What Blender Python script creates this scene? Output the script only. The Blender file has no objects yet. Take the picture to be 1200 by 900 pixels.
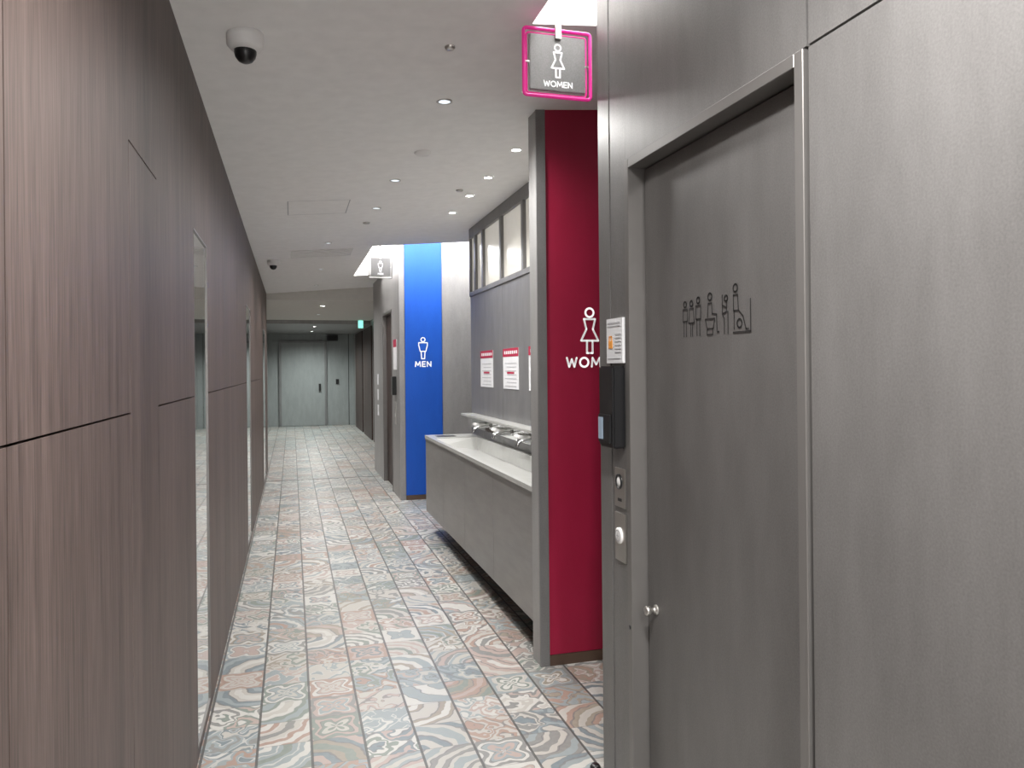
import bpy, bmesh, math
from mathutils import Matrix, Vector
S = bpy.context.scene
S.view_settings.view_transform = 'Standard'
S.view_settings.look = 'None'
S.view_settings.exposure = 0.40

# ------------------------------------------------------------ materials
def new_mat(name):
    m = bpy.data.materials.new(name); m.use_nodes = True
    nt = m.node_tree; b = nt.nodes['Principled BSDF']
    return m, nt, b
def simple(name, col, rough=0.5, metal=0.0, emit=None, es=0.0, spec=0.5):
    m, nt, b = new_mat(name)
    b.inputs['Roughness'].default_value = rough
    b.inputs['Metallic'].default_value = metal
    b.inputs['Specular IOR Level'].default_value = spec
    n = nt.nodes.new('ShaderNodeTexNoise'); n.inputs['Scale'].default_value = 14
    n.inputs['Detail'].default_value = 4
    tc = nt.nodes.new('ShaderNodeTexCoord'); nt.links.new(tc.outputs['Object'], n.inputs['Vector'])
    r = nt.nodes.new('ShaderNodeValToRGB')
    r.color_ramp.elements[0].position = .3; r.color_ramp.elements[1].position = .7
    r.color_ramp.elements[0].color = (*[c*.97 for c in col], 1)
    r.color_ramp.elements[1].color = (*[min(1, c*1.03) for c in col], 1)
    nt.links.new(n.outputs['Fac'], r.inputs['Fac']); nt.links.new(r.outputs['Color'], b.inputs['Base Color'])
    if emit:
        b.inputs['Emission Color'].default_value = (*emit, 1); b.inputs['Emission Strength'].default_value = es
    return m
def panel_mat(name, c1, c2, rough=.42, metal=.3, sc=(9,9,2.5)):
    m, nt, b = new_mat(name)
    tc = nt.nodes.new('ShaderNodeTexCoord'); mp = nt.nodes.new('ShaderNodeMapping')
    mp.inputs['Scale'].default_value = sc
    nt.links.new(tc.outputs['Object'], mp.inputs['Vector'])
    n = nt.nodes.new('ShaderNodeTexNoise'); n.inputs['Scale'].default_value = 1; n.inputs['Detail'].default_value = 9
    n.inputs['Roughness'].default_value = .65
    nt.links.new(mp.outputs['Vector'], n.inputs['Vector'])
    n2 = nt.nodes.new('ShaderNodeTexNoise'); n2.inputs['Scale'].default_value = 220; n2.inputs['Detail'].default_value = 2
    nt.links.new(tc.outputs['Object'], n2.inputs['Vector'])
    mx = nt.nodes.new('ShaderNodeMath'); mx.operation = 'MULTIPLY_ADD'; mx.inputs[1].default_value = .45
    ad = nt.nodes.new('ShaderNodeMath'); ad.operation = 'MULTIPLY'; ad.inputs[1].default_value = .55
    nt.links.new(n.outputs['Fac'], ad.inputs[0])
    nt.links.new(n2.outputs['Fac'], mx.inputs[0]); nt.links.new(ad.outputs[0], mx.inputs[2])
    r = nt.nodes.new('ShaderNodeValToRGB')
    r.color_ramp.elements[0].position = .36; r.color_ramp.elements[1].position = .64
    r.color_ramp.elements[0].color = (*c1, 1); r.color_ramp.elements[1].color = (*c2, 1)
    nt.links.new(mx.outputs[0], r.inputs['Fac']); nt.links.new(r.outputs['Color'], b.inputs['Base Color'])
    b.inputs['Roughness'].default_value = rough; b.inputs['Metallic'].default_value = metal
    return m
def wood_mat(name, c1, c2, rough=.5):
    m, nt, b = new_mat(name)
    tc = nt.nodes.new('ShaderNodeTexCoord')
    def nz(scale, detail, sc):
        mp = nt.nodes.new('ShaderNodeMapping'); mp.inputs['Scale'].default_value = sc
        nt.links.new(tc.outputs['Object'], mp.inputs['Vector'])
        n = nt.nodes.new('ShaderNodeTexNoise'); n.inputs['Scale'].default_value = scale
        n.inputs['Detail'].default_value = detail; nt.links.new(mp.outputs['Vector'], n.inputs['Vector']); return n
    a = nz(1, 6, (30, 30, .7)); c = nz(1, 4, (180, 180, 6)); e = nz(1, 2, (5, 5, .3))
    m1 = nt.nodes.new('ShaderNodeMath'); m1.operation = 'MULTIPLY_ADD'; m1.inputs[1].default_value = .28
    m2 = nt.nodes.new('ShaderNodeMath'); m2.operation = 'MULTIPLY_ADD'; m2.inputs[1].default_value = .5
    m3 = nt.nodes.new('ShaderNodeMath'); m3.operation = 'MULTIPLY'; m3.inputs[1].default_value = .22
    nt.links.new(e.outputs['Fac'], m3.inputs[0]); nt.links.new(c.outputs['Fac'], m2.inputs[0]); nt.links.new(m3.outputs[0], m2.inputs[2])
    nt.links.new(a.outputs['Fac'], m1.inputs[0]); nt.links.new(m2.outputs[0], m1.inputs[2])
    r = nt.nodes.new('ShaderNodeValToRGB')
    r.color_ramp.elements[0].position = .38; r.color_ramp.elements[1].position = .62
    r.color_ramp.elements[0].color = (*c1, 1); r.color_ramp.elements[1].color = (*c2, 1)
    nt.links.new(m1.outputs[0], r.inputs['Fac']); nt.links.new(r.outputs['Color'], b.inputs['Base Color'])
    b.inputs['Roughness'].default_value = rough
    b.inputs['Specular IOR Level'].default_value = .4
    return m

def tile_mat():
    m, nt, b = new_mat('patchwork_tile')
    N = nt.nodes; L = nt.links
    def M(op, a, bb=None, c=None):
        n = N.new('ShaderNodeMath'); n.operation = op
        for i, v in enumerate((a, bb, c)):
            if v is None: continue
            if isinstance(v, (int, float)): n.inputs[i].default_value = v
            else: L.new(v, n.inputs[i])
        return n.outputs[0]
    tc = N.new('ShaderNodeTexCoord'); sp = N.new('ShaderNodeSeparateXYZ'); L.new(tc.outputs['Object'], sp.inputs[0])
    T = .207
    tx = M('DIVIDE', M('ADD', sp.outputs[0], T*20-.063), T); ty = M('DIVIDE', M('ADD', sp.outputs[1], 10.03), T)
    ix = M('FLOOR', tx); iy = M('FLOOR', ty); fx = M('FRACT', tx); fy = M('FRACT', ty)
    def wn(ox, oy):
        cv = N.new('ShaderNodeCombineXYZ'); L.new(M('ADD', ix, ox), cv.inputs[0]); L.new(M('ADD', iy, oy), cv.inputs[1])
        w = N.new('ShaderNodeTexWhiteNoise'); w.noise_dimensions = '2D'; L.new(cv.outputs[0], w.inputs['Vector'])
        s = N.new('ShaderNodeSeparateColor'); L.new(w.outputs['Color'], s.inputs[0]); return s.outputs
    ra, rb, rc = wn(0, 0); rd, re, rf = wn(37.3, 11.7); rg, rh, ri = wn(5.1, 71.9)
    fa = M('GREATER_THAN', ra, .5); fb = M('GREATER_THAN', rb, .5)
    px = M('ABSOLUTE', M('SUBTRACT', fx, fa)); py = M('ABSOLUTE', M('SUBTRACT', fy, fb))
    nz = N.new('ShaderNodeTexNoise'); nz.inputs['Scale'].default_value = 15; nz.inputs['Detail'].default_value = 1
    L.new(tc.outputs['Object'], nz.inputs['Vector'])
    wz = M('MULTIPLY', M('SUBTRACT', nz.outputs['Fac'], .5), .8)
    d = M('SQRT', M('ADD', M('MULTIPLY', px, px), M('MULTIPLY', py, py)))
    A = M('SINE', M('MULTIPLY', M('MULTIPLY_ADD', wz, .3, d), M('MULTIPLY_ADD', rc, 4, 5.5)))
    cx = M('SUBTRACT', fx, .5); cy = M('SUBTRACT', fy, .5)
    ang = M('ARCTAN2', cy, cx); rr = M('SQRT', M('ADD', M('MULTIPLY', cx, cx), M('MULTIPLY', cy, cy)))
    pet = M('MULTIPLY_ADD', M('COSINE', M('MULTIPLY', ang, 4)), .11, rr)
    B = M('SINE', M('MULTIPLY', M('MULTIPLY_ADD', wz, .45, pet), 9.5))
    C = M('SINE', M('ADD', M('MULTIPLY', M('SINE', M('MULTIPLY', M('ADD', px, wz), 6)), 1.9), M('MULTIPLY', M('COSINE', M('MULTIPLY', M('ADD', py, wz), 5)), 1.9)))
    selB = M('GREATER_THAN', rd, .34); selC = M('GREATER_THAN', rd, .54)
    def mix(f, a, bb):
        return M('ADD', M('MULTIPLY', a, M('SUBTRACT', 1, f)), M('MULTIPLY', bb, f))
    P = mix(selC, mix(selB, A, B), C)
    mask = M('GREATER_THAN', P, .0); edge = M('LESS_THAN', M('ABSOLUTE', M('SUBTRACT', P, 0)), .14)
    mask2 = M('GREATER_THAN', P, .82); mask3 = M('LESS_THAN', P, -.8)
    def ramp(f, cols):
        r = N.new('ShaderNodeValToRGB'); r.color_ramp.interpolation = 'CONSTANT'
        e = r.color_ramp.elements
        while len(e) < len(cols): e.new(.5)
        for i, c in enumerate(cols):
            e[i].position = i/len(cols); e[i].color = (*c, 1)
        L.new(f, r.inputs['Fac']); return r.outputs['Color']
    w = (.38,.36,.325); bl = (.125,.165,.185); bl2 = (.215,.255,.262); sa = (.285,.185,.145); gr = (.17,.172,.165); lt = (.46,.45,.42); ta=(.235,.20,.155); gn=(.15,.185,.16); pk=(.34,.26,.23)
    c1 = ramp(re, [w, lt, pk, w, bl2, lt, ta, bl2, w])
    c2 = ramp(rf, [bl, sa, gr, bl2, pk, bl, ta, gn, bl2])
    c3 = ramp(rg, [lt, pk, w, lt, bl2, w])
    c4 = ramp(rh, [sa, lt, bl2, gr, w, gn])
    def mc(f, a, bb):
        n = N.new('ShaderNodeMix'); n.data_type = 'RGBA'; L.new(f, n.inputs[0])
        for s, v in ((6, a), (7, bb)):
            if isinstance(v, tuple): n.inputs[s].default_value = (*v, 1)
            else: L.new(v, n.inputs[s])
        return n.outputs[2]
    col = mc(mask, c1, c2); col = mc(mask2, col, c3); col = mc(mask3, col, c4)
    col = mc(M('MULTIPLY', edge, .75), col, mc(M('GREATER_THAN', ri, .6), (.11,.11,.115), (.46,.445,.42)))
    n3 = N.new('ShaderNodeTexNoise'); n3.inputs['Scale'].default_value = 45; n3.inputs['Detail'].default_value = 5
    L.new(tc.outputs['Object'], n3.inputs['Vector'])
    col = mc(M('MULTIPLY', n3.outputs['Fac'], .36), col, (.33,.318,.295))
    jx = M('GREATER_THAN', M('ABSOLUTE', cx), .475); jy = M('GREATER_THAN', M('ABSOLUTE', cy), .488)
    col = mc(M('MULTIPLY', jy, .4), col, (.12,.115,.11)); col = mc(M('MULTIPLY', jx, .88), col, (.06,.058,.056))
    L.new(col, b.inputs['Base Color']); b.inputs['Roughness'].default_value = .38
    b.inputs['Specular IOR Level'].default_value = .45
    return m

wood = wood_mat('walnut_panel', (.050,.035,.030), (.128,.092,.081))
dwood = wood_mat('dark_walnut', (.030,.018,.015), (.060,.038,.032))
grey = panel_mat('grey_metal_panel', (.150,.144,.140), (.203,.196,.191), .40, .35)
doorgrey = panel_mat('door_grey', (.127,.121,.117), (.172,.165,.160), .40, .35)
lgrey = panel_mat('light_grey_panel', (.27,.265,.26), (.36,.35,.345), .4, .25)
mgrey = panel_mat('mid_grey_panel', (.17,.168,.168), (.24,.236,.235), .4, .25)
cgrey = panel_mat('counter_grey', (.20,.19,.182), (.275,.262,.25), .35, .3, (3,3,14))
red = panel_mat('crimson', (.32,.003,.036), (.36,.006,.046), .5, 0)
blue = panel_mat('royal_blue', (.001,.075,.45), (.003,.09,.51), .5, 0)
seam = simple('seam_dark', (.012,.010,.010), .8)
black = simple('black_plastic', (.012,.012,.013), .3)
steel = simple('brushed_steel', (.55,.53,.50), .3, .9)
frame_m = simple('frame_steel', (.20,.19,.182), .38, .5)
chrome = simple('chrome', (.6,.6,.6), .15, 1)
white = simple('white_paint', (.80,.79,.78), .7)
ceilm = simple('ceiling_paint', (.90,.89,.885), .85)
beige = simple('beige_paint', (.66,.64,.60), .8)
wlet = simple('white_lettering', (.85,.85,.85), .5, 0, (1,1,1), .2)
dlet = simple('dark_lettering', (.02,.018,.018), .5)
paper = simple('paper', (.70,.70,.71), .7)
redp = simple('red_print', (.40,.01,.05), .6)
greyp = simple('grey_print', (.45,.45,.47), .7)
orange = simple('orange_print', (.75,.30,.04), .6)
stone = simple('solid_surface', (.44,.44,.42), .22)
mirror_m = simple('mirror_glass', (.85,.87,.87), .02, 1)
glow = simple('cove_light', (1,1,1), .5, 0, (1,.99,.97), 9)
glow2 = simple('cove_light_bright', (1,1,1), .5, 0, (1,.99,.97), 14)
lamp = simple('lamp_lens', (1,1,1), .5, 0, (1,.98,.95), 25)
lamp2 = simple('dim_lens', (.8,.85,.9), .2, 0, (.85,.93,1), .8)
pink = simple('pink_neon_tube', (.55,.02,.22), .3, 0, (1,.04,.33), .2)
green = simple('exit_green', (.3,.7,.6), .4, 0, (.3,1,.8), .9)
glass_m = simple('frosted_pane', (.62,.60,.54), .15, 0, (1,.95,.86), .2)
bronze = simple('bronze_baseboard', (.15,.10,.075), .4, .5)
tiles = tile_mat()

# ------------------------------------------------------------ helpers
def link(o): S.collection.objects.link(o)
def grp(name, loc=(0,0,0)):
    e = bpy.data.objects.new(name, None); e.location = loc; e.empty_display_size = .1; link(e); return e
def par(o, p):
    if p is not None:
        o.parent = p; o.matrix_parent_inverse = Matrix.Translation(p.location).inverted()
def mk(name, bm, mat, parent=None, smooth=False):
    me = bpy.data.meshes.new(name); bmesh.ops.recalc_face_normals(bm, faces=bm.faces)
    bm.to_mesh(me); bm.free()
    if smooth:
        for p in me.polygons: p.use_smooth = True
    o = bpy.data.objects.new(name, me); link(o)
    if mat: me.materials.append(mat)
    par(o, parent); return o
def add_box(bm, x0,x1,y0,y1,z0,z1):
    vs = [bm.verts.new(p) for p in ((x0,y0,z0),(x1,y0,z0),(x1,y1,z0),(x0,y1,z0),(x0,y0,z1),(x1,y0,z1),(x1,y1,z1),(x0,y1,z1))]
    for f in ((0,3,2,1),(4,5,6,7),(0,1,5,4),(1,2,6,5),(2,3,7,6),(3,0,4,7)):
        bm.faces.new([vs[i] for i in f])
def box(name, x0,x1,y0,y1,z0,z1, mat, parent=None, bev=0):
    bm = bmesh.new(); add_box(bm, x0,x1,y0,y1,z0,z1)
    if bev: bmesh.ops.bevel(bm, geom=bm.edges[:], offset=bev, segments=2, affect='EDGES')
    return mk(name, bm, mat, parent)
def boxes(name, lst, mat, parent=None, bev=0):
    bm = bmesh.new()
    for b in lst: add_box(bm, *b)
    if bev: bmesh.ops.bevel(bm, geom=bm.edges[:], offset=bev, segments=1, affect='EDGES')
    return mk(name, bm, mat, parent)
def lathe(name, prof, M, mat, parent=None, seg=32):
    bm = bmesh.new(); rings = []
    for r, z in prof:
        if r < 1e-6: rings.append([bm.verts.new(M @ Vector((0,0,z)))])
        else: rings.append([bm.verts.new(M @ Vector((r*math.cos(2*math.pi*i/seg), r*math.sin(2*math.pi*i/seg), z))) for i in range(seg)])
    for a, b in zip(rings, rings[1:]):
        for i in range(seg):
            j = (i+1) % seg
            if len(a) == 1 and len(b) == 1: continue
            if len(a) == 1: bm.faces.new((a[0], b[i], b[j]))
            elif len(b) == 1: bm.faces.new((a[i], b[0], a[j]))
            else: bm.faces.new((a[i], b[i], b[j], a[j]))
    return mk(name, bm, mat, parent, True)
def tube(name, pts, r, mat, parent=None, cyclic=False, seg=8):
    cu = bpy.data.curves.new(name, 'CURVE'); cu.dimensions = '3D'; cu.bevel_depth = r; cu.bevel_resolution = 3
    cu.use_fill_caps = True
    sp = cu.splines.new('POLY'); sp.points.add(len(pts)-1)
    for i, p in enumerate(pts): sp.points[i].co = (*p, 1)
    sp.use_cyclic_u = cyclic
    o = bpy.data.objects.new(name, cu); link(o); cu.materials.append(mat); par(o, parent); return o
def Mfront(x,y,z): return Matrix.Translation((x,y,z)) @ Matrix.Rotation(math.pi/2, 4, 'X')
def Mright(x,y,z): return Matrix.Translation((x,y,z)) @ Matrix.Rotation(-math.pi/2, 4, 'Z') @ Matrix.Rotation(math.pi/2, 4, 'X')
def circ(cx, cy, r, n=20, a0=0, a1=360): 
    return [(cx+r*math.cos(math.radians(a0+(a1-a0)*i/n)), cy+r*math.sin(math.radians(a0+(a1-a0)*i/n))) for i in range(n+1)]
def strokes(name, lst, sc, w, M, mat, parent=None):
    bm = bmesh.new()
    for pts in lst:
        for (x0,y0),(x1,y1) in zip(pts, pts[1:]):
            x0s,y0s,x1s,y1s = x0*sc,y0*sc,x1*sc,y1*sc
            dx,dy = x1s-x0s,y1s-y0s; l = math.hypot(dx,dy) or 1; nx,ny = -dy/l*w/2, dx/l*w/2
            bm.faces.new([bm.verts.new(M @ Vector(p)) for p in ((x0s+nx,y0s+ny,.001),(x0s-nx,y0s-ny,.001),(x1s-nx,y1s-ny,.001),(x1s+nx,y1s+ny,.001))])
        for (x,y) in pts:
            bm.faces.new([bm.verts.new(M @ Vector((x*sc+w/2*math.cos(a*math.pi/4), y*sc+w/2*math.sin(a*math.pi/4), .001))) for a in range(8)])
    me = bpy.data.meshes.new(name); bm.to_mesh(me); bm.free()
    o = bpy.data.objects.new(name, me); link(o); me.materials.append(mat); par(o, parent); return o
GL={'W':(1.15,[[(0,1),(.27,0),(.575,.85),(.88,0),(1.15,1)]]),
    'O':(.95,[circ(.475,.5,.5,24)]),
    'M':(1.05,[[(0,0),(.1,1),(.525,.25),(.95,1),(1.05,0)]]),
    'E':(.62,[[(.62,1),(0,1),(0,0),(.62,0)],[(0,.5),(.55,.5)]]),
    'N':(.78,[[(0,0),(0,1),(.78,0),(.78,1)]])}
def word(name, s, h, w, M, mat, parent, gap=.42):
    tot=sum(GL[c][0] for c in s)+gap*(len(s)-1); x=-tot/2; L=[]
    for c in s:
        L+= [[(px+x,py) for px,py in p] for p in GL[c][1]]; x+=GL[c][0]+gap
    return strokes(name, L, h, w, M, mat, parent)
WOMAN = [circ(0,.88,.095), [(-.13,.74),(.13,.74),(.075,.52),(.2,.27),(-.2,.27),(-.075,.52),(-.13,.74)], [(-.065,.27),(-.065,0)], [(.065,.27),(.065,0)], [(-.065,0),(-.02,0)], [(.065,0),(.02,0)]]
MAN = [circ(0,.88,.095), [(-.2,.74),(.2,.74),(.2,.62),(.13,.34),(-.13,.34),(-.2,.62),(-.2,.74)], [(-.09,.34),(-.07,0),(.07,0),(.09,.34)]]

XL = -.36
def cz(x): return 2.67+(x+.36)*.083

# ------------------------------------------------------------ floor
box('floor', -.9, 2.7, -2.6, 21.8, -.05, 0, tiles)
boxes('trim_1', [(-.36,1.19,10.94,10.965,0,.003)], frame_m)

# ------------------------------------------------------------ ceiling with cove recesses
def ceiling():
    bm = bmesh.new()
    xs = [-.9,.81,.865,2.4,2.7]; ys = [-2.6,1.7,2.70,7.95,10.5,12.2]
    def hole(xa,xb,ya,yb):
        if ya>=1.7-1e-6 and yb<=2.7+1e-6 and xa>=.864 and xb<=2.41: return True
        if ya>=7.94 and yb<=10.51 and xa>=.809 and xb<=2.41: return True
        return False
    V = {}
    def v(x,y,z):
        k=(round(x,4),round(y,4),round(z,4))
        if k not in V: V[k]=bm.verts.new(k)
        return V[k]
    for xa,xb in zip(xs,xs[1:]):
        for ya,yb in zip(ys,ys[1:]):
            if hole(xa,xb,ya,yb): continue
            bm.faces.new([v(xa,ya,cz(xa)),v(xa,yb,cz(xa)),v(xb,yb,cz(xb)),v(xb,ya,cz(xb))])
    for (xa,xb,ya,yb) in ((.865,2.4,1.7,2.7),(.81,2.4,7.95,10.5)):
        for (p,q) in (((xa,ya),(xb,ya)),((xb,ya),(xb,yb)),((xb,yb),(xa,yb)),((xa,yb),(xa,ya))):
            bm.faces.new([v(p[0],p[1],cz(p[0])),v(q[0],q[1],cz(q[0])),v(q[0],q[1],3.12),v(p[0],p[1],3.12)])
    me = bpy.data.meshes.new('ceiling'); bm.to_mesh(me); bm.free(); me.materials.append(ceilm)
    o = bpy.data.objects.new('ceiling', me); link(o); return o
ceil = ceiling()
box('cove_light', .865,1.045,1.7,2.7,3.10,3.13, glow2)
box('cove_light', 1.045,2.4,2.54,2.7,3.10,3.13, glow2)
box('cove_light', .81,2.4,7.95,10.5,3.10,3.13, glow)
c2 = grp('ceiling_corridor_end',(0,16,2.6))
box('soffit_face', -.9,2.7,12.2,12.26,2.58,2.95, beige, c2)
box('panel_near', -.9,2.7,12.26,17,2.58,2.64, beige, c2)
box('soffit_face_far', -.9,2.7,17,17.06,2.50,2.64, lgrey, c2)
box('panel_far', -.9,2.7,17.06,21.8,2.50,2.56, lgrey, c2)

# ------------------------------------------------------------ left wall
wl = grp('wall_left',(XL,5,1.3))
box('backing', XL-.12, XL-.016, -2.6, 12.2, 0, 2.95, seam, wl)
g=.0022; zs=1.405
P=[]
def pn(y0,y1,z0,z1,gl=True,gr=True,gb=True,gt=True):
    P.append((XL-.016,XL, y0+(g if gl else 0), y1-(g if gr else 0), z0+(g if gb else 0), z1-(g if gt else 0)))
T=2.95
for y0,y1 in ((-2.6,-1.0),(-1.0,.1),(.1,1.15)):
    pn(y0,y1,.0,zs); pn(y0,y1,zs,T)
pn(1.15,1.96,0,zs); pn(1.15,1.96,zs,2.04,gt=False); pn(1.15,1.96,2.04,T,gr=False,gb=False)
P.append((XL-.016,XL,1.961,2.3395,0,2.038)); pn(1.96,2.34,2.04,T,gl=False,gr=False)
P.append((XL-.016,XL,2.340,3.18-g,0,zs-g)); P.append((XL-.016,XL,2.340,3.18,zs+g,2.04)); pn(2.34,3.18,2.04,T,gl=False,gr=False,gb=False)
def mir(y0,y1):
    P.append((XL-.016,XL,y0,y1,2.055,T)); P.append((XL-.016,XL,y0,y1,0,.045))
mir(3.18,3.66)
cuts=[3.66,4.5,5.6,6.73]
for y0,y1 in zip(cuts,cuts[1:]): pn(y0,y1,0,zs,gl=y0!=3.66,gr=y1!=6.73); pn(y0,y1,zs,T,gl=y0!=3.66,gr=y1!=6.73)
mir(6.73,7.35)
cuts=[7.35,8.4,9.5,10.5]
for y0,y1 in zip(cuts,cuts[1:]): pn(y0,y1,0,zs,gl=y0!=7.35); pn(y0,y1,zs,T,gl=y0!=7.35)
mir(10.5,11.4)
pn(11.4,12.2,0,zs); pn(11.4,12.2,zs,T)
boxes('wood_panels', P, wood, wl)
box('end_cap', XL-.12, XL, 12.2, 12.215, 0, 2.95, wood, wl)
for a,b in ((3.18,3.66),(6.73,7.35),(10.5,11.4)):
    m = grp('wall_mirror',(XL,(a+b)/2,1.05))
    box('glass', XL-.014,XL-.004,a+.006,b-.006,.05,2.05, mirror_m, m)
    boxes('edge_frame', [(XL-.014,XL+.001,a,a+.005,.045,2.055),(XL-.014,XL+.001,b-.005,b,.045,2.055),(XL-.014,XL+.001,a,b,2.05,2.056),(XL-.014,XL+.001,a,b,.044,.05)], frame_m, m)
box('wall_left_far', -.75,-.62,12.2,21.7,0,2.62, lgrey)
box('wall_left_return', -.75,-.37,12.22,12.3,0,2.62, wood)
box('door_3', -.62,-.60,13.5,15.4,0,2.2, dwood)

# ------------------------------------------------------------ foreground right wall
XR=1.05
wr = grp('wall_right',(XR,1,1.4))
box('end_trim', XR,XR+.3,2.435,2.53,0,3.1, grey, wr)
box('narrow_panel', XR+.002,XR+.3,2.306,2.43,0,3.1, grey, wr)
box('joint_backing', XR+.012,XR+.3,2.42,2.44,0,3.1, seam, wr)
box('joint_backing_2', XR+.012,XR+.3,2.29,2.31,0,3.1, seam, wr)
box('panel_above_door', XR,XR+.3,1.385,2.301,2.175,3.1, grey, wr)
box('panel_near', XR,XR+.3,.15,1.378,0,2.170, grey, wr)
box('panel_near_upper', XR,XR+.3,.15,1.378,2.176,3.1, grey, wr)
box('panel_rear', XR,XR+.3,-2.6,.144,0,2.170, grey, wr)
box('panel_rear_upper', XR,XR+.3,-2.6,.144,2.176,3.1, grey, wr)
box('seam_backing', XR+.012,XR+.28,-2.5,2.43,2.165,2.18, seam, wr)
box('seam_backing_vertical', XR+.012,XR+.28,1.37,1.39,0,3.1, seam, wr)
box('passage_side', XR+.3,2.6,2.41,2.53,0,3.1, grey, wr)
d1 = grp('door_1',(XR+.05,1.84,1.08))
fz=2.172
boxes('frame', [(XR-.006,XR+.07,2.27,2.30,0,fz),(XR-.006,XR+.07,1.39,1.42,0,fz),(XR-.006,XR+.07,1.42,2.27,fz-.03,fz)], frame_m, d1, .0015)
box('leaf', XR+.05,XR+.09,1.425,2.262,.008,fz-.034, doorgrey, d1, .002)
box('shadow_gap', XR+.07,XR+.1,1.40,2.29,0,fz-.01, seam, d1)
K = Matrix.Translation((XR+.05,2.205,.735)) @ Matrix.Rotation(-math.pi/2,4,'Y')
lathe('knob', [(0,.0),(.016,.0),(.016,.005),(.008,.007),(.008,.020),(.014,.024),(.015,.036),(.012,.040),(0,.041)], K, steel, d1)
K = Matrix.Translation((XR-.006,2.285,.66)) @ Matrix.Rotation(-math.pi/2,4,'Y')
lathe('keyhole', [(0,0),(.007,0),(.007,.002),(0,.002)], K, black, d1)
def shift(l,dx,dy,s): return [[(x*s+dx,y*s+dy) for x,y in p] for p in l]
ST=[circ(0,.9,.08,12), [(-.12,.76),(.12,.76),(.12,.42),(-.12,.42),(-.12,.76)], [(-.07,.42),(-.07,0)], [(.07,.42),(.07,0)]]
ST2=[circ(0,.9,.08,12), [(-.1,.76),(.1,.76),(.15,.36),(-.15,.36),(-.1,.76)], [(-.05,.36),(-.05,0)], [(.05,.36),(.05,0)]]
pic = shift(ST,-1.47,0,.92)+shift(ST2,-1.14,0,.92)+shift(ST,-.80,0,.98)
pic += [circ(-.24,.92,.09,12), [(-.32,.76),(-.16,.76),(-.14,.50),(.06,.48),(.08,.05),(.16,.05)], [(-.32,.76),(-.36,.42)], [(-.46,.38),(-.02,.38),(-.10,.14),(-.38,.14),(-.46,.38)], [(-.38,.14),(-.38,0),(-.12,0),(-.12,.14)]]
pic += [[(.40,0),(.40,.34)],[(.40,.34),(.32,.46),(.50,.50),(.50,.72)], circ(.48,.82,.07,10), [(.32,.66),(.50,.60)],[(.32,.5),(.32,.90)],[(.56,.5),(.56,0)]]
pic += [circ(.88,1.02,.09,12), [(.80,.86),(.97,.86),(1.0,.5),(.80,.5),(.80,.86)], [(1.0,.5),(1.18,.36),(1.30,.06),(1.40,.06)], [(.82,.5),(.82,.08)], circ(1.04,.2,.1,10), [(.78,.0),(1.48,.0),(1.48,.72)]]
strokes('pictograms', pic, .112, .0042, Mright(XR+.049,1.838,1.588), dlet, d1)

cr = grp('card_reader',(1.03,2.37,1.37))
box('housing', 1.005,XR,2.315,2.435,1.235,1.505, black, cr, .006)
box('lower_bezel', .998,1.006,2.33,2.425,1.25,1.345, black, cr, .002)
box('screen', .996,.999,2.385,2.42,1.262,1.335, simple('lcd_grey',(.22,.27,.33),.2,0,(.5,.65,.8),.12), cr)
no = grp('notice_board',(1.04,2.37,1.59))
box('sheet', 1.040,1.0500,2.315,2.445,1.515,1.665, paper, no)
boxes('lines', [(1.0385,1.040,2.33,2.435,1.648,1.653),(1.0385,1.040,2.33,2.435,1.638,1.641)]+[(1.0385,1.040,2.325,2.375,1.55+.012*i,1.553+.012*i) for i in range(6)]+[(1.0385,1.040,2.33,2.435,1.53,1.532)], greyp, no)
boxes('padlock_icon', [(1.038,1.040,2.395,2.425,1.565,1.59),(1.038,1.040,2.398,2.402,1.59,1.606),(1.038,1.040,2.418,2.422,1.59,1.606),(1.038,1.040,2.398,2.422,1.603,1.607)], orange, no)
sw = grp('door_switch_panel',(1.04,2.37,1.0))
box('upper_plate', 1.046,1.0520,2.318,2.402,1.035,1.165, steel, sw, .001)
box('lower_plate', 1.046,1.0520,2.318,2.402,.855,1.015, steel, sw, .001)
K = Matrix.Translation((1.046,2.365,1.12)) @ Matrix.Rotation(-math.pi/2,4,'Y')
lathe('sensor_ring', [(.026,0),(.026,.003),(.019,.004),(.019,0)], K, black, sw)
lathe('sensor_lens', [(0,.003),(.012,.003),(.018,0)], K, white, sw)
K = Matrix.Translation((1.046,2.365,.94)) @ Matrix.Rotation(-math.pi/2,4,'Y')
lathe('push_button', [(0,.006),(.022,.006),(.027,.004),(.027,0)], K, white, sw)
strokes('button_mark', [circ(0,0,.6,16),[(-.3,0),(.3,0)],[(0,-.3),(0,.3)]], .03, .003, Mright(1.0395,2.365,.94), greyp, sw)
boxes('small_label', [(1.045,1.046,2.345,2.375,1.055,1.065)], dlet, sw)
lathe('door_stop', [(0,0),(.02,0),(.02,.02),(.015,.028),(0,.028)], Matrix.Translation((1.07,2.66,0)), black)

# ------------------------------------------------------------ women's red wall
rw = grp('wall_women',(1.8,3.74,1.4))
box('core', 1.19,2.6,3.68,3.80,0,2.97, lgrey, rw)
box('edge_trim', 1.188,1.236,3.668,3.682,0,2.97, mgrey, rw)
box('red_panel', 1.238,2.6,3.672,3.68,.055,2.97, red, rw)
box('baseboard_women', 1.238,2.6,3.668,3.682,0,.052, bronze)
ws = grp('women_wall_sign',(1.455,3.67,1.6))
strokes('woman_icon', WOMAN, .235, .0105, Mfront(1.468,3.6715,1.576), wlet, ws)
word('label', 'WOMEN', .046, .0105, Mfront(1.486,3.6715,1.506), wlet, ws)

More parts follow.
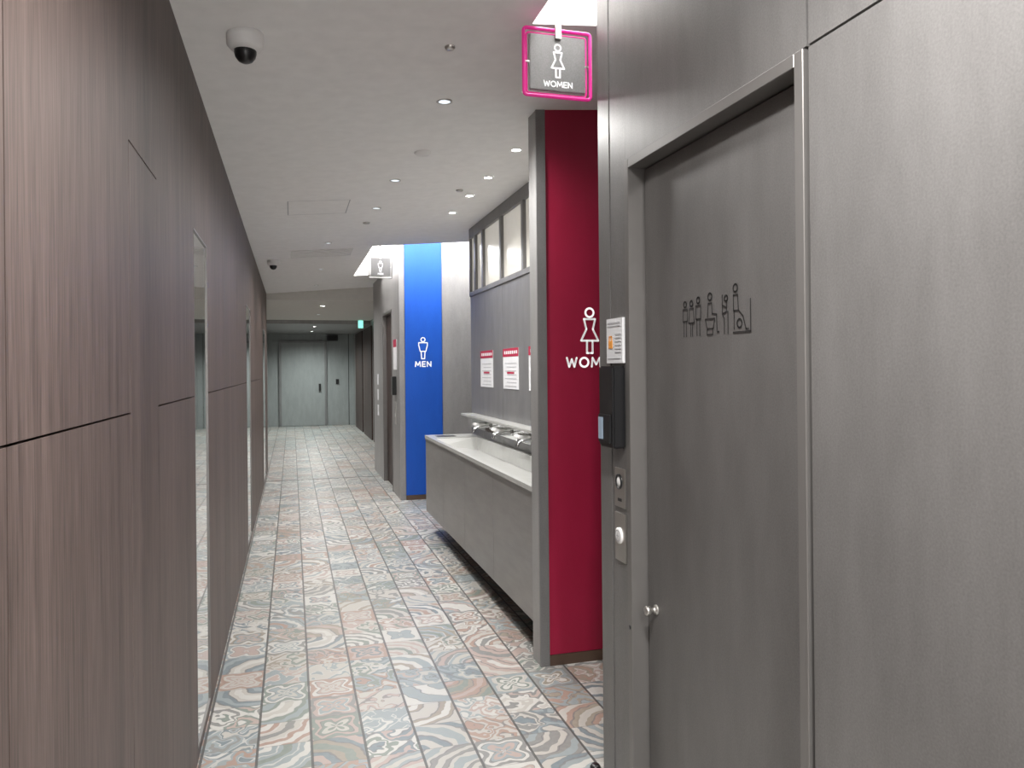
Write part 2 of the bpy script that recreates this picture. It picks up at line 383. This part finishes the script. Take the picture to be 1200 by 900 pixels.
# ------------------------------------------------------------ washbasin alcove
XW=1.65
wa = grp('wall_washbasin',(XW+.05,5.4,1.4))
boxes('panels', [(XW,XW+.12,y0+.002,y1-.002,0,2.19) for y0,y1 in ((3.80,4.9),(4.9,6.02),(6.02,7.17))], mgrey, wa)
box('backing', XW+.006,XW+.12,3.8,7.165,0,2.19, seam, wa)
box('passage_side_men', XW+.12,2.6,7.05,7.17,0,2.97, mgrey, wa)
wi = grp('window_1',(XW,5.4,2.45))
ys=[3.80,4.18,4.80,5.42,6.04,6.66,6.95,7.17]
fr=[(XW-.01,XW+.1,3.80,7.17,2.19,2.23),(XW-.01,XW+.1,3.80,7.17,2.74,2.97)]
for i,y in enumerate(ys):
    fr.append((XW-.01,XW+.05,max(3.8,y-.025),min(7.17,y+.025),2.23,2.74))
boxes('frame', fr, mgrey, wi)
boxes('panes', [(XW+.015,XW+.025,a+.025,b-.025,2.23,2.74) for a,b in zip(ys,ys[1:])], glass_m, wi)

ct = grp('washbasin_counter',(1.4,5.45,.5))
yy=[3.81,4.64,5.47,6.30,7.13]
boxes('front_panels', [(1.20,1.218,a+.0015,b-.0015,.18,.845) for a,b in zip(yy,yy[1:])], cgrey, ct)
box('carcass', 1.214,1.60,3.81,7.125,.185,.70, seam, ct)
box('end_panel', 1.20,XW,7.128,7.14,.18,.845, cgrey, ct)
box('toe_recess_shade', 1.40,XW,3.81,7.0,0,.185, black, ct)  # shade under the counter painted in as a black block
zt=.885
boxes('rim', [(1.192,1.225,3.81,7.145,.858,zt),(1.61,XW,3.81,7.145,.845,zt),(1.225,1.61,6.80,7.145,.858,zt),(1.225,1.61,3.81,3.85,.858,zt)], stone, ct)
bm=bmesh.new()
q=[(1.225,3.85,.880),(1.61,3.85,.880),(1.61,6.80,.880),(1.225,6.80,.880)]
q2=[(1.245,3.90,.82),(1.59,3.90,.78),(1.59,6.70,.78),(1.245,6.70,.82)]
a=[bm.verts.new(p) for p in q]; b=[bm.verts.new(p) for p in q2]
bm.faces.new(b)
for i in range(4): bm.faces.new((a[i],a[(i+1)%4],b[(i+1)%4],b[i]))
mk('trough', bm, stone, ct)
box('steel_edge', 1.194,1.20,3.81,7.14,.842,.860, frame_m, ct)
box('counter_insert', 1.27,1.44,6.90,7.02,zt,zt+.004, black, ct)
sh = grp('faucet_shelf',(1.6,5.4,1.05))
box('ledge', 1.53,XW,3.81,7.10,1.065,1.085, stone, sh, .002)
box('apron', 1.615,XW,3.81,7.10,.96,1.065, mirror_m, sh)
for yc in (4.35,5.0,5.65,6.3):
    f = grp('faucet',(1.55,yc,.98))
    tube('spout', [(1.613,yc,1.01),(1.56,yc,1.015),(1.50,yc,1.01),(1.475,yc,.995),(1.465,yc,.97)], .010, chrome, f)
    K = Matrix.Translation((1.614,yc,1.01)) @ Matrix.Rotation(-math.pi/2,4,'Y')
    lathe('flange', [(0,0),(.024,0),(.024,.008),(.012,.012)], K, chrome, f)
    so = grp('soap_dispenser',(1.58,yc+.22,.97))
    box('body', 1.52,1.613,yc+.16,yc+.28,1.005,1.03, white, so, .006)
    tube('nozzle', [(1.56,yc+.22,1.004),(1.54,yc+.22,.998),(1.525,yc+.22,.985)], .008, chrome, so)
for (a,b) in ((6.33,6.77),(5.56,6.0),(4.86,5.30)):
    po = grp('notice_poster',(XW,(a+b)/2,1.5))
    box('sheet', XW-.004,XW-.001,a,b,1.34,1.66, paper, po)
    box('header', XW-.0055,XW-.004,a,b,1.595,1.66, redp, po)
    boxes('header_text', [(XW-.0065,XW-.0055,a+.03+.055*i,a+.065+.055*i,1.615,1.64) for i in range(7)], paper, po)
    boxes('body_text', [(XW-.0055,XW-.004,a+.06,b-.06-(.05 if i%2 else 0),1.36+.03*i,1.366+.03*i) for i in range(7)], greyp, po)
    boxes('footer', [(XW-.0055,XW-.004,a+.12,b-.12,1.46,1.475)], redp, po)

# ------------------------------------------------------------ men's wall
mw = grp('wall_men',(1.8,8.9,1.4))
box('core', 1.25,2.6,8.84,8.95,0,3.1, mgrey, mw)
box('blue_panel', 1.255,1.685,8.825,8.84,.055,3.1, blue, mw)
box('grey_panel', 1.690,2.6,8.825,8.84,.055,3.1, lgrey, mw)
box('baseboard_men', 1.255,2.6,8.82,8.84,0,.052, bronze)
ms = grp('men_wall_sign',(1.46,8.82,1.6))
strokes('man_icon', MAN, .25, .012, Mfront(1.462,8.8245,1.625), wlet, ms)
word('label', 'MEN', .055, .013, Mfront(1.462,8.8245,1.535), wlet, ms)
sd = grp('wall_men_side',(1.2,10.3,1.4))
box('front_post', 1.19,1.25,8.83,9.50,0,3.1, lgrey, sd)
box('above_door', 1.19,1.25,9.50,10.48,2.25,3.1, lgrey, sd)
box('rear_panel', 1.19,1.25,10.48,11.7,0,3.1, lgrey, sd)
box('return', 1.25,1.75,11.62,11.7,0,2.95, lgrey, sd)
d2 = grp('door_2',(1.23,10,1.1))
boxes('frame', [(1.184,1.26,9.50,9.53,0,2.25),(1.184,1.26,10.45,10.48,0,2.25),(1.184,1.26,9.53,10.45,2.22,2.25)], frame_m, d2)
box('leaf', 1.235,1.26,9.53,10.45,.01,2.22, dwood, d2)
r2 = grp('card_reader',(1.17,9.3,1.35)); box('housing', 1.14,1.19,9.12,9.26,1.2,1.42, black, r2, .004)
n2 = grp('notice_board',(1.18,9.2,1.7)); box('sheet', 1.183,1.1895,9.05,9.32,1.50,1.86, paper, n2); box('band',1.181,1.183,9.05,9.32,1.77,1.86,redp,n2)
s2 = grp('door_switch_panel',(1.18,9.2,1.0)); box('plate',1.184,1.1895,9.15,9.25,.85,1.12,steel,s2); box('button',1.18,1.184,9.18,9.22,.94,.98,white,s2)
n3 = grp('door_pictogram_plate',(1.18,11,.8))
for i in range(3): box('icon_%d'%i, 1.186,1.1895,11.05,11.2,.85+.22*i,1.0+.22*i, paper, n3)

# ------------------------------------------------------------ corridor end
wf = grp('wall_right_far',(1.65,16,1.3))
box('core', 1.66,1.75,11.7,21.7,0,2.62, lgrey, wf)
boxes('dark_panels', [(1.63,1.66,12.0,13.9,0,2.5),(1.63,1.66,14.3,16.2,0,2.5),(1.63,1.66,16.6,18.4,0,2.45),(1.63,1.66,18.8,20.8,0,2.45)], dwood, wf)
box('outer_side_wall', 2.6,2.7,-2.6,11.7,0,3.1, mgrey, wf)
eg = panel_mat('end_wall_grey', (.25,.265,.26), (.32,.335,.33), .5, .1)
box('wall_back', -.9,1.8,21.6,21.7,0,2.62, eg)
d4 = grp('door_4',(.3,21.58,1.1))
boxes('leaf', [(-.27,.86,21.55,21.585,.01,2.25)], eg, d4)
boxes('frame', [(-.33,-.27,21.54,21.6,0,2.3),(.86,.92,21.54,21.6,0,2.3),(-.27,.86,21.54,21.6,2.25,2.3)], mgrey, d4)
boxes('handle', [(.70,.76,21.50,21.55,.95,1.14)], black, d4)
boxes('panel_seam', [(1.50,1.515,21.595,21.6,0,2.5)], seam, d4)
boxes('wall_switch', [(1.16,1.24,21.57,21.6,1.12,1.26)], black, d4)
es = grp('exit_sign',(1.43,17,2.5))
box('housing', 1.38,1.50,16.86,16.94,2.40,2.58, white, es)
box('green_face', 1.39,1.49,16.853,16.86,2.41,2.57, green, es)
bx = grp('wall_speaker',(.95,21.5,2.4)); box('case', .92,1.22,21.45,21.6,2.3,2.47, black, bx, .01); box('grille', .95,1.19,21.44,21.45,2.33,2.44, seam, bx)

# ------------------------------------------------------------ hanging signs
def rrect(w,h,r,n=5):
    pts=[]
    for cx,cy,a in ((w/2-r,h/2-r,0),(-w/2+r,h/2-r,90),(-w/2+r,-h/2+r,180),(w/2-r,-h/2+r,270)):
        for i in range(n+1):
            t=math.radians(a+90*i/n); pts.append((cx+r*math.cos(t),cy+r*math.sin(t)))
    return pts
def hang(x,y,z,icon,label,tmat,board=None):
    s = grp('hanging_sign',(x,y,z))
    box('board', x-.106,x+.106,y-.006,y+.006,z-.100,z+.100, board, s, .003)
    tube('neon_frame', [(x+a,y-.002,z+b) for a,b in rrect(.252,.238,.012)], .0065, tmat, s, True)
    tube('inner_frame', [(x+a,y+.008,z+b) for a,b in rrect(.226,.214,.010)], .0035, tmat, s, True)
    boxes('standoffs', [(x-.125,x-.1,y-.003,y+.003,z-.003,z+.003),(x+.1,x+.125,y-.003,y+.003,z-.003,z+.003)], steel, s)
    box('stem', x-.011,x+.011,y-.018,y-.007,z+.085,3.10, steel, s)
    strokes('icon', icon, .120, .0065, Mfront(x,y-.0065,z-.050), wlet, s)
    word('label', label, .0185, .0045, Mfront(x,y-.0065,z-.084), wlet, s, .3)
hang(.925,2.60,2.590,WOMAN,'WOMEN',pink,mgrey)
hang(.942,8.47,2.625,MAN,'MEN',simple('grey_tube',(.32,.31,.30),.3,.5),mgrey)

# ------------------------------------------------------------ ceiling devices
def dome(x,y,s=1):
    z=cz(x); c=grp('security_camera',(x,y,z))
    M=Matrix.Translation((x,y,z+.003))
    lathe('base', [(.0,0),(.062*s,0),(.064*s,-.02*s),(.062*s,-.045*s),(.05*s,-.058*s),(.036*s,-.062*s)], M, white, c)
    lathe('dome', [(.038*s,-.058*s),(.038*s,-.07*s),(.034*s,-.085*s),(.024*s,-.098*s),(.012*s,-.104*s),(0,-.106*s)], M, black, c)
dome(-.147,2.86); dome(-.33+.15,8.6)
def disc(name,x,y,r,mat,h=.006):
    lathe(name, [(0,-h),(r*.8,-h),(r,-h*.5),(r,.004)], Matrix.Translation((x,y,cz(x))), mat)
disc('smoke_detector',.74,4.42,.048,white,.018)
disc('sprinkler_head',.60,2.92,.02,steel,.012)
disc('sprinkler_head',1.18,5.45,.025,steel,.012)
disc('sprinkler_head',.62,6.6,.03,steel,.012)
def downlight(x,y,power,on=True,r=.04,z=None,ang=120,col=(1,.985,.965)):
    z = cz(x) if z is None else z
    g_=grp('ceiling_downlight',(x,y,z))
    M=Matrix.Translation((x,y,z))
    lathe('trim_ring', [(r*1.25,.002),(r*1.25,-.004),(r,-.005),(r*.95,-.001)], M, steel if not on else white, g_)
    lathe('lens', [(0,-.002),(r*.95,-.002)], M, lamp if on else lamp2, g_)
    if power>0:
        L=bpy.data.lights.new('downlight_lamp','SPOT'); L.energy=power; L.spot_size=math.radians(ang); L.spot_blend=.9
        L.shadow_soft_size=.06; L.color=col
        o=bpy.data.objects.new('downlight_lamp',L); link(o); o.location=(x,y,z-.02); par(o,g_)
for v in (4.4,5.08,5.65,6.3): downlight(1.30,v,28,r=.028)
for x,y,p in ((.70,3.55,110),(.67,5.1,72),(.64,6.0,60)): downlight(x,y,p,False,r=.03,ang=165)
for y,p in ((-1.8,210),(-.6,210),(.9,235)): downlight(.42,y,p,r=.04,ang=168)  # added fill lamps, out of view behind and above the camera
for y in (7.6,9.6,11.4): downlight(.35,y,74,False,r=.028,ang=155)
for y in (13.2,15.2): downlight(.5,y,170,y<14,r=.04,z=2.58,ang=160)
for y in (18,20.2): downlight(.5,y,190,r=.04,z=2.50,ang=160,col=(.92,1,.98))
def hatch(name,x0,x1,y0,y1,mat,w=.006):
    bm=bmesh.new()
    for (a,b,c,d) in ((x0,x1,y0,y0+w),(x0,x1,y1-w,y1),(x0,x0+w,y0,y1),(x1-w,x1,y0,y1)):
        p=[(a,c),(b,c),(b,d),(a,d)]
        lo=[bm.verts.new((u,v,cz(u)-.002)) for u,v in p]; bm.faces.new(lo)
    return mk(name,bm,mat)
hatch('ceiling_hatch',-.02,.42,5.65,6.15,greyp,.007)
vg=grp('ceiling_vent',(.2,8.9,2.7))
bm=bmesh.new()
for i in range(5):
    y0=8.0+.1*i; x0,x1=0.0,.62
    vs=[(x0,y0),(x1,y0),(x1,y0+.06),(x0,y0+.06)]
    lo=[bm.verts.new((u,v,cz(u)-.010)) for u,v in vs]; hi=[bm.verts.new((u,v,cz(u)-.001)) for u,v in vs]
    bm.faces.new(lo); bm.faces.new(hi)
    for k in range(4): bm.faces.new((lo[k],lo[(k+1)%4],hi[(k+1)%4],hi[k]))
mk('slats',bm,white,vg)

# ------------------------------------------------------------ world + camera
W=bpy.data.worlds.new('world'); S.world=W; W.use_nodes=True
W.node_tree.nodes['Background'].inputs[0].default_value=(1,.99,.98,1)
W.node_tree.nodes['Background'].inputs[1].default_value=2.6
cam=bpy.data.cameras.new('camera'); cam.sensor_width=36; cam.lens=27; cam.shift_y=-18/1200; cam.clip_start=.05
co=bpy.data.objects.new('camera',cam); link(co)
co.matrix_world=Matrix.Translation((0,0,1.5)) @ Matrix.Rotation(math.radians(-16),4,'Z') @ Matrix.Rotation(math.radians(90),4,'X') @ Matrix.Rotation(math.radians(-.55),4,'Z')
S.camera=co
